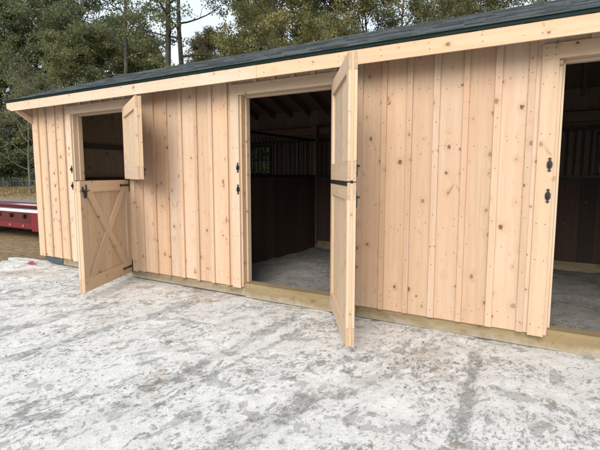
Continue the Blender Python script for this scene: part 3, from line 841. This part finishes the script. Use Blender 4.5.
# ------------------------------------------------------------------ pebbles, grass
ico_v = []; t_ = (1 + 5 ** .5) / 2
for a, b2 in ((1, t_), (-1, t_), (1, -t_), (-1, -t_)): ico_v += [(0, a, b2), (a, b2, 0), (b2, 0, a)]
bm = bmesh.new(); bmesh.ops.create_icosphere(bm, subdivisions=1, radius=1); IV = np.array([v.co[:] for v in bm.verts]); IF = np.array([[v.index for v in f.verts] for f in bm.faces]); bm.free()
def with_br(me, vals):
    a = me.attributes.new('br', 'FLOAT', 'FACE'); a.data.foreach_set('value', vals.astype(np.float32))
def pebbles(n, seed):
    r = np.random.RandomState(seed)
    x = r.uniform(-8.0, 1.6, n * 4); y = -r.rand(n * 4) ** 1.2 * 3.9
    dens = vnoise(x, y, .5, .8, 71) + .5 * vnoise(x, y, .15, .2, 72); ok = dens > r.uniform(-.35, .5, n * 4)
    x, y = x[ok][:n], y[ok][:n]; n = len(x)
    s = .002 + .005 * r.rand(n) ** 4
    z = yard_height(x, y)
    V = IV[None] * (1 + .35 * (r.rand(n, len(IV), 1) - .5)) * s[:, None, None] * np.stack([1 + .5 * r.rand(n), 1 + .5 * r.rand(n), .55 + .3 * r.rand(n)], -1)[:, None]
    V = V + np.stack([x, y, z + s * .12], -1)[:, None]
    Fq = IF[None] + (np.arange(n) * len(IV))[:, None, None]
    me = bpy.data.meshes.new('pebbles'); quick(me, V.reshape(-1, 3).astype(np.float32), Fq.reshape(-1, 3).astype(np.int32))
    with_br(me, np.repeat(r.rand(n), len(IF)))
    m, nt, out = new_mat('pebble'); b = NB(nt)
    cr = b.n('ShaderNodeValToRGB'); e = cr.color_ramp.elements; e[0].color = c4(.10, .10, .10); e[1].color = c4(.52, .51, .49); e.new(.5).color = c4(.26, .25, .235); e.new(.7).color = c4(.33, .27, .2)
    b.link(b.attr('br', 'Fac'), cr.inputs[0]); b.bsdf(out, cr.outputs[0], .9, spec=.2)
    me.materials.append(m); o = bpy.data.objects.new('pebbles', me); col.objects.link(o); return o
o = pebbles(2400, 3); tag(o, 'small grey and pale stones strewn over the stone dust yard', 'pebbles', kind='stuff')

def blades(n, seed):
    r = np.random.RandomState(seed)
    d = 3.0 + 40 * r.rand(n * 2) ** 2.2; px = r.uniform(-60, 60, n * 2)
    u = (px - 300) / F600; dep = 8.0 + d * 1.0
    x = FWH.x * dep + RT.x * u * dep; y = CAM.y + FWH.y * dep + RT.y * u * dep
    ok = (x < -8.15) & ~((x > -15) & (x < -9.6) & (y > 1.2) & (y < 3.4)); x, y, dep = x[ok][:n], y[ok][:n], dep[ok][:n]; n = len(x)
    a = r.uniform(0, 2 * np.pi, n); h = (.04 + .07 * r.rand(n)) * (1 + dep / 45); w = .004 + dep * .00075
    lean = r.uniform(.2, 1.6, n)
    dx, dy = np.cos(a), np.sin(a); b0 = np.stack([x, y, np.full(n, -.05)], -1)
    sd = np.stack([-dy, dx, 0 * x], -1) * w[:, None]; tip = b0 + np.stack([dx * h * lean, dy * h * lean, h + .02], -1)
    V = np.stack([b0 - sd, b0 + sd, tip], 1).reshape(-1, 3)
    Q = np.arange(n * 3).reshape(-1, 3)
    me = bpy.data.meshes.new('grass'); quick(me, V.astype(np.float32), Q.astype(np.int32)); 
    g = np.clip(r.normal(.38, .22, n) + np.clip((dep - 16) / 14, 0, .25), 0, 1); with_br(me, g)
    me.materials.append(M['grass']); o = bpy.data.objects.new('grass', me); col.objects.link(o); return o
o = blades(26000, 9); tag(o, 'straw coloured dead grass beyond the gravel yard', 'grass', kind='stuff')

# ------------------------------------------------------------------ wire fence across the field
fa, fb = at(-70, 46.5), at(120, 47.5)
fence = empty('wire_fence', ((fa + fb) / 2)); tag(fence, 'low wire fence on thin posts along the far edge of the field', 'fence')
dv = (fb - fa); L = dv.length; dv.normalize()
m = MB()
for z in (.12, .25, .38, .52, .68, .85, 1.02): m.tube([fa + Vector((0, 0, z)), fb + Vector((0, 0, z))], .013, 4)
s = 0.
while s < L: m.tube([fa + dv * s + Vector((0, 0, .1)), fa + dv * s + Vector((0, 0, 1.02))], .010, 4); s += .3
m.build('wire_mesh', M['wire'], fence)
s = .2; pp = None
while s < L:
    if pp is None:
        m = MB(); m.box(-.03, .03, -.03, .03, 0, 1.15); pp = bpy.data.objects.new('post', m.mesh('post', M['bark_pale'])); o = pp
    else: o = pp.copy()
    col.objects.link(o); o.parent = fence; o.matrix_parent_inverse = world_of(fence).inverted(); o.location = fa + dv * s
    s += 2.4

# ------------------------------------------------------------------ trees
def grow(seed, H, r0, first, nl, spread, elev=(15, 55), sub=5, twig=4, lean=(0, 0), fork=0, profile='round', wig=.05):
    r = random.Random(seed); br = []; tips = []
    def path(p, d, L, n, w, droop=0.0):
        pts = [p.copy()]; d = d.copy()
        for i in range(n):
            d = (d + Vector((r.gauss(0, w), r.gauss(0, w), r.gauss(0, w) - droop))).normalized()
            pts.append(pts[-1] + d * L / n)
        return pts, d
    trunks = []
    n = 12; pts = [Vector((0, 0, -.3))]
    d = Vector((lean[0], lean[1], 1)).normalized()
    for i in range(n):
        d = (d + Vector((r.gauss(0, wig), r.gauss(0, wig), .12))).normalized(); pts.append(pts[-1] + d * H * .95 / n)
    rad = [r0 * (1 - .9 * (i / n) ** .9) * (1.25 if i == 0 else 1) for i in range(n + 1)]
    br.append((pts, rad, 8)); trunks.append((pts, rad))
    az = r.random() * 6.28
    for k in range(nl):
        t = first + (1 - first) * ((k + .5 + r.uniform(-.4, .4)) / nl)
        t = min(.985, max(first, t)); az += 2.4 + r.uniform(-.5, .5)
        fi = t * n; i = min(int(fi), n - 1); P = pts[i].lerp(pts[i + 1], fi - i); R0 = rad[i] * .5
        q = (t - first) / (1 - first)
        prof = (math.sin(math.pi * (.18 + .78 * q)) ** .7 if profile == 'round' else (1 - q) * .9 + .12 if profile == 'cone' else .55 + .45 * math.sin(math.pi * q))
        Ln = spread * prof * r.uniform(.7, 1.15)
        el = R(elev[0] + (elev[1] - elev[0]) * q + r.uniform(-12, 12))
        dd = Vector((math.cos(az) * math.cos(el), math.sin(az) * math.cos(el), math.sin(el)))
        lp, ld = path(P, dd, Ln, 6, .14, .01)
        br.append((lp, [max(.012, R0 * (1 - .85 * j / 6)) for j in range(7)], 5))
        tips.append((lp[-1], 1.0))
        for s in range(sub):
            ts = .30 + .70 * (s + r.random()) / sub; fj = ts * 6; j = min(int(fj), 5); SP = lp[j].lerp(lp[j + 1], fj - j)
            base = (lp[j + 1] - lp[j]).normalized()
            sd = (base * .6 + Vector((r.gauss(0, .6), r.gauss(0, .6), r.gauss(.12, .45)))).normalized()
            sl = Ln * r.uniform(.22, .42) * (1.15 - .5 * ts) + .3
            sp, sdd = path(SP, sd, sl, 3, .2)
            br.append((sp, [max(.008, R0 * .3 * (1 - .8 * jj / 3)) for jj in range(4)], 4))
            tips.append((sp[-1], .9)); tips.append((sp[2], .8))
            for w_ in range(twig):
                TP = sp[1 + r.randrange(3)]
                td = (sdd + Vector((r.gauss(0, .8), r.gauss(0, .8), r.gauss(.0, .6)))).normalized()
                tl = r.uniform(.3, .9)
                tp = [TP, TP + td * tl * .5 + Vector((0, 0, r.gauss(0, .05))), TP + td * tl]
                br.append((tp, [.010, .007, .004], 3)); tips.append((tp[-1], .75))
    return br, tips
def leaves_mesh(name, tips, per, rad, size, seed, mat, keep=1.0, needle=False):
    r = np.random.RandomState(seed)
    T = np.array([t[0][:] for t in tips]); k = r.rand(len(T)) < keep; T = T[k]
    wts = np.array([t[1] for t in tips])[k]
    cnt = np.maximum(3, (per * wts * r.uniform(.4, 1.6, len(T))).astype(int))
    C0 = np.repeat(T, cnt, 0); n = len(C0); tone = np.repeat(r.normal(.45, .2, len(T)), cnt)
    o = r.normal(0, 1, (n, 3)); o /= np.linalg.norm(o, axis=1)[:, None] + 1e-9
    P = C0 + o * (rad * r.rand(n) ** .6)[:, None] * np.array([1, 1, .7])
    u = r.normal(0, 1, (n, 3)); u /= np.linalg.norm(u, axis=1)[:, None]
    if needle: u = o * .8 + u * .5; u /= np.linalg.norm(u, axis=1)[:, None]
    w = r.normal(0, 1, (n, 3)); w -= u * (w * u).sum(1)[:, None]; w /= np.linalg.norm(w, axis=1)[:, None]
    s = size * r.uniform(.55, 1.35, n)[:, None]
    if needle: a, b2 = u * s * 1.5, w * s * .16
    else: a, b2 = u * s * .62, w * s * .40
    V = np.stack([P - a, P + b2 - a * .1, P + a, P - b2 - a * .1], 1).reshape(-1, 3)
    Q = np.arange(n * 4).reshape(-1, 4)
    me = bpy.data.meshes.new(name); quick(me, V.astype(np.float32), Q.astype(np.int32))
    with_br(me, np.clip(tone + r.normal(0, .16, n), 0, 1)); me.materials.append(mat); return me
def tree_proto(name, g, per, rad, size, seed, leafm, barkm='bark', keep=1.0, needle=False):
    br, tips = g
    m = MB()
    for p, rr, s in br: m.tube(p, rr, s, cap=False)
    root = bpy.data.objects.new(name, None)
    t = bpy.data.objects.new('trunk', m.mesh('trunk', M[barkm], True)); t.parent = root
    c = bpy.data.objects.new('crown', leaves_mesh('crown', tips, per, rad, size, seed, M[leafm], keep, needle)); c.parent = root
    return root
protos = {
 'dark': tree_proto('oak_tree', grow(1, 21, .40, .10, 30, 7.2, (5, 60), 6, 3), 80, .75, .17, 1, 'leaf_dark'),
 'dark2': tree_proto('oak_tree', grow(12, 20, .38, .08, 30, 6.8, (0, 60), 6, 3), 76, .75, .165, 2, 'leaf_dark'),
 'olive': tree_proto('maple_tree', grow(3, 14, .22, .08, 26, 5.0, (10, 65), 5, 3), 84, .62, .13, 3, 'leaf_olive'),
 'tall': tree_proto('tall_tree', grow(7, 25, .30, .42, 18, 6.0, (20, 55), 5, 3, profile='flat', wig=.035), 40, .62, .13, 4, 'leaf_dark', keep=.75),
 'tall2': tree_proto('tall_tree', grow(17, 25, .34, .44, 17, 5.6, (25, 60), 5, 3, profile='flat', wig=.03), 36, .62, .13, 5, 'leaf_olive', keep=.75),
 'russet': tree_proto('oak_tree', grow(5, 17, .26, .12, 28, 5.0, (10, 65), 5, 3), 80, .66, .13, 6, 'leaf_russet'),
 'yellow': tree_proto('sweetgum_tree', grow(6, 18, .30, .14, 30, 6.0, (5, 60), 6, 3), 84, .60, .115, 7, 'leaf_yellow', keep=.93),
 'brown': tree_proto('oak_tree', grow(8, 18, .28, .14, 28, 5.4, (10, 60), 5, 3), 70, .60, .115, 8, 'leaf_brown', keep=.85),
 'sparse': tree_proto('ash_tree', grow(9, 19, .26, .16, 24, 5.0, (15, 65), 5, 3), 46, .55, .11, 9, 'leaf_brown', keep=.75),
 'pine': tree_proto('pine_tree', grow(10, 19, .26, .18, 30, 4.2, (0, 40), 5, 3, profile='cone', wig=.02), 46, .45, .20, 10, 'leaf_dark', needle=True),
 'bush': tree_proto('shrub', grow(14, 5.5, .10, .03, 18, 2.8, (10, 70), 5, 3), 44, .42, .14, 11, 'leaf_dark'),
 'bare': tree_proto('bare_tree', grow(15, 9.5, .10, .14, 20, 3.6, (15, 60), 6, 5), 3, .3, .10, 12, 'leaf_olive', barkm='bark_pale', keep=.35),
}
used = {}
def place(kind, px, depth, label, cat, group, scale=1.0, rot=0.0, loc=None):
    src = protos[kind]; p = loc if loc is not None else at(px, depth)
    r_ = src if kind not in used else src.copy()
    kids = [c for c in bpy.data.objects if c.parent == src]
    if kind not in used: used[kind] = kids; newk = kids
    else: newk = [c.copy() for c in used[kind]]
    col.objects.link(r_)
    for c in newk: col.objects.link(c); c.parent = r_
    r_.location = (p[0], p[1], -.05); r_.rotation_euler = (0, 0, rot); r_.scale = (scale,) * 3
    tag(r_, label, cat, group); return r_
G1 = 'trees along the wood edge behind the barn'
TREES = [
 ('olive', 158, 58, 'tall olive maple far behind the twin dark trunks', 1.12, 1.1),
 #('olive', 188, 66, 'tall olive maple farthest under the open patch of sky', 1.42, 2.7),
 ('olive', 258, 50, 'green maple showing behind the gold sweetgum left side', 1.42, .3),
 #('dark', 340, 50, 'dark green oak between the sweetgum and the brown olive oak', .98, 3.4),
 #('olive', 372, 54, 'green maple behind the brown olive oak and the gappy ash', 1.25, 5.0),
 ('yellow', 300, 40, 'gold sweetgum between the two front sweetgums and behind them', 1.12, 1.0),
 ('yellow', 446, 50, 'yellow sweetgum showing behind the ragged brown oak', 1.1, .2),
 ('dark', 8, 55, 'huge dark green oak at far left behind the field fence', 1.0, .3),
 ('dark2', 52, 56, 'dark green oak whose crown rises over the barn left corner', 1.22, 1.0),
 ('dark', -42, 53, 'dark oak standing just outside the picture at the left edge', 1.0, 2.2),
 ('dark2', 92, 55, 'tall dense dark oak left of the forked bare trunks', 1.28, 3.1),
 ('dark2', 28, 62, 'dark oak deep in the wood behind the leftmost oak', 1.15, 4.0),
 ('dark', 122, 64, 'dark oak deep in the wood behind the leaning thin trunk', 1.0, 5.0),
 ('olive', 72, 39, 'bright olive green maple low above the barn left roof end', .92, .4),
 ('olive', 108, 42, 'olive green maple beside the bright one above the roof', 1.0, 2.0),
 ('olive', 146, 46, 'yellow green maple filling the space between slim trunks', 1.0, 3.3),
 ('olive', 22, 52, 'pale olive maple half hidden between the dark left oaks', 1.05, 4.4),
 ('tall', 131, 37, 'slim leaning dark trunk tree left of the twin trunks', .95, .2),
 ('tall2', 172, 34, 'left one of two thick dark bare trunks against white sky', 1.0, 1.4),
 ('tall', 184.5, 35.5, 'right one of two thick dark bare trunks against white sky', 1.05, 3.6),
 ('pine', 160, 56, 'green pine showing low between the twin trunks and maple', .95, .5),
 ('pine', 203, 60, 'small dark green pine under the open patch of sky', 1.02, 1.9),
 ('russet', 216, 53, 'reddish brown oak low under the open patch of sky', .98, .7),
 ('russet', 238, 47, 'russet oak touching the yellow sweetgum on its left', .9, 2.6),
 ('yellow', 272, 31, 'yellow gold sweetgum with long dark limb reaching left', 1.0, 2.4),
 ('yellow', 326, 35, 'yellow green sweetgum above the middle stall doorway', 1.05, 4.6),
 ('dark2', 302, 52, 'dark green oak showing through behind the yellow sweetgums', .95, 5.4),
 ('brown', 366, 36, 'brown olive oak above the tall open stall door', 1.0, .9),
 ('sparse', 402, 39, 'thin leaved ash with white sky gaps above the roof', 1.0, 2.1),
 ('brown', 436, 41, 'brown oak with ragged top right of the gappy ash', 1.0, 3.9),
 ('dark', 352, 62, 'dark oak far behind the brown olive oak', .95, .8),
 ('sparse', 470, 42, 'gappy brown ash low over the right part of the roof', 1.0, 5.2),
 ('brown', 512, 40, 'brown oak last above the roof at right', 1.02, 1.2),
 ('dark2', 470, 63, 'dark oak deep in the wood over the right of the roof', .95, 2.9),
 ('russet', 560, 44, 'russet oak hidden behind the right end of the roof', 1.0, 4.1),
 ('pine', 410, 66, 'dark pine deep behind the gappy ash', 1.1, 3.0),
 ('bush', 4, 51, 'dark round shrub against the wood at the left picture edge', 1.0, 0),
 ('bush', 24, 52.5, 'dark round shrub against the wood halfway to the barn corner', 1.15, 1.5),
 ('bush', 44, 52, 'dark round shrub against the wood beside the barn corner', 1.05, 3.2),
 ('bush', -20, 52, 'dark shrub against the wood outside the left picture edge', 1.2, 4.2),
 ('bare', 31, 33, 'bare pale twigged tree in front of the dark wood beside the barn corner', .95, .6),
 #('bare', 6, 36, 'bare pale twigged tree at the left edge in front of the wood', .9, 2.8),
]
CAT = {'bush': 'shrub'}
for kind, px, dp, lab, sc, rot in TREES:
    place(kind, px, dp, lab, CAT.get(kind, 'tree'), 'shrubs under the wood edge' if kind == 'bush' else G1, sc, rot)

# far wood behind everything: one uncountable mass
def far_wood():
    r = np.random.RandomState(77); n = 70000
    px = r.uniform(-260, 760, n); dep = r.uniform(66, 84, n)
    top = 11 + 3.5 * vnoise(px, dep * 0, 45, 1, 51) * 2 + 2 * vnoise(px, dep * 0, 14, 1, 52)
    u = (px - 300) / F600
    x = FWH.x * dep + RT.x * u * dep; y = CAM.y + FWH.y * dep + RT.y * u * dep
    z = top * r.rand(n) ** .8
    P = np.stack([x, y, z], -1); a = r.normal(0, 1, (n, 3)); a /= np.linalg.norm(a, axis=1)[:, None]
    w = r.normal(0, 1, (n, 3)); w -= a * (a * w).sum(1)[:, None]; w /= np.linalg.norm(w, axis=1)[:, None]
    s = r.uniform(.25, .6, n)[:, None]
    V = np.stack([P - a * s, P + w * s * .6, P + a * s, P - w * s * .6], 1).reshape(-1, 3)
    me = bpy.data.meshes.new('far_wood'); quick(me, V.astype(np.float32), np.arange(n * 4).reshape(-1, 4).astype(np.int32))
    with_br(me, np.clip(.4 + .5 * vnoise(px, z, 30, 5, 53) + r.normal(0, .2, n), 0, 1)); me.materials.append(M['leaf_dark'])
    o = bpy.data.objects.new('far_wood', me); col.objects.link(o); return o
tag(far_wood(), 'far dark green wood closing the view behind the nearer trees', 'wood', kind='stuff')

# ------------------------------------------------------------------ light
SUN_EL, SUN_AZ = R(31), R(166)       # azimuth clockwise from +y: behind the camera, to the left
w = bpy.data.worlds.new('World'); scene.world = w; w.use_nodes = True
nt = w.node_tree; nt.nodes.clear()
sky = nt.nodes.new('ShaderNodeTexSky'); sky.sky_type = 'NISHITA'; sky.sun_disc = False
sky.sun_elevation = SUN_EL; sky.sun_rotation = SUN_AZ; sky.air_density = 1.0; sky.dust_density = 8.0; sky.ozone_density = 1.0
b = NB(nt)
bg = nt.nodes.new('ShaderNodeBackground'); bg.inputs['Strength'].default_value = .15
wo = nt.nodes.new('ShaderNodeOutputWorld')
# thin white overcast in front of the blue
tc = nt.nodes.new('ShaderNodeTexCoord')
cn = b.noise(b.vmath('MULTIPLY', tc.outputs['Generated'], (1, 1, 2.2)), 2.6, 5, .58, .4)
cl = b.ramp(cn, .30, .62, .62, .95)
skyc = b.mix(cl, sky.outputs[0], c4(3.05, 3.45, 3.78))
nt.links.new(skyc, bg.inputs[0]); nt.links.new(bg.outputs[0], wo.inputs[0])
sd = bpy.data.lights.new('sun', 'SUN'); sun = bpy.data.objects.new('sun', sd); col.objects.link(sun)
sd.energy = 1.25; sd.angle = R(40); sd.color = (1.0, .965, .915)
dirv = Vector((math.sin(SUN_AZ) * math.cos(SUN_EL), math.cos(SUN_AZ) * math.cos(SUN_EL), math.sin(SUN_EL)))
sun.rotation_euler = dirv.to_track_quat('Z', 'Y').to_euler(); sun.location = dirv * 40

scene.view_settings.view_transform = 'Standard'; scene.view_settings.look = 'None'
scene.view_settings.exposure = 1.18; scene.view_settings.gamma = 1.0; scene.view_settings.use_curve_mapping = False
scene.render.engine = 'CYCLES'
scene.cycles.max_bounces = 8; scene.cycles.transparent_max_bounces = 16
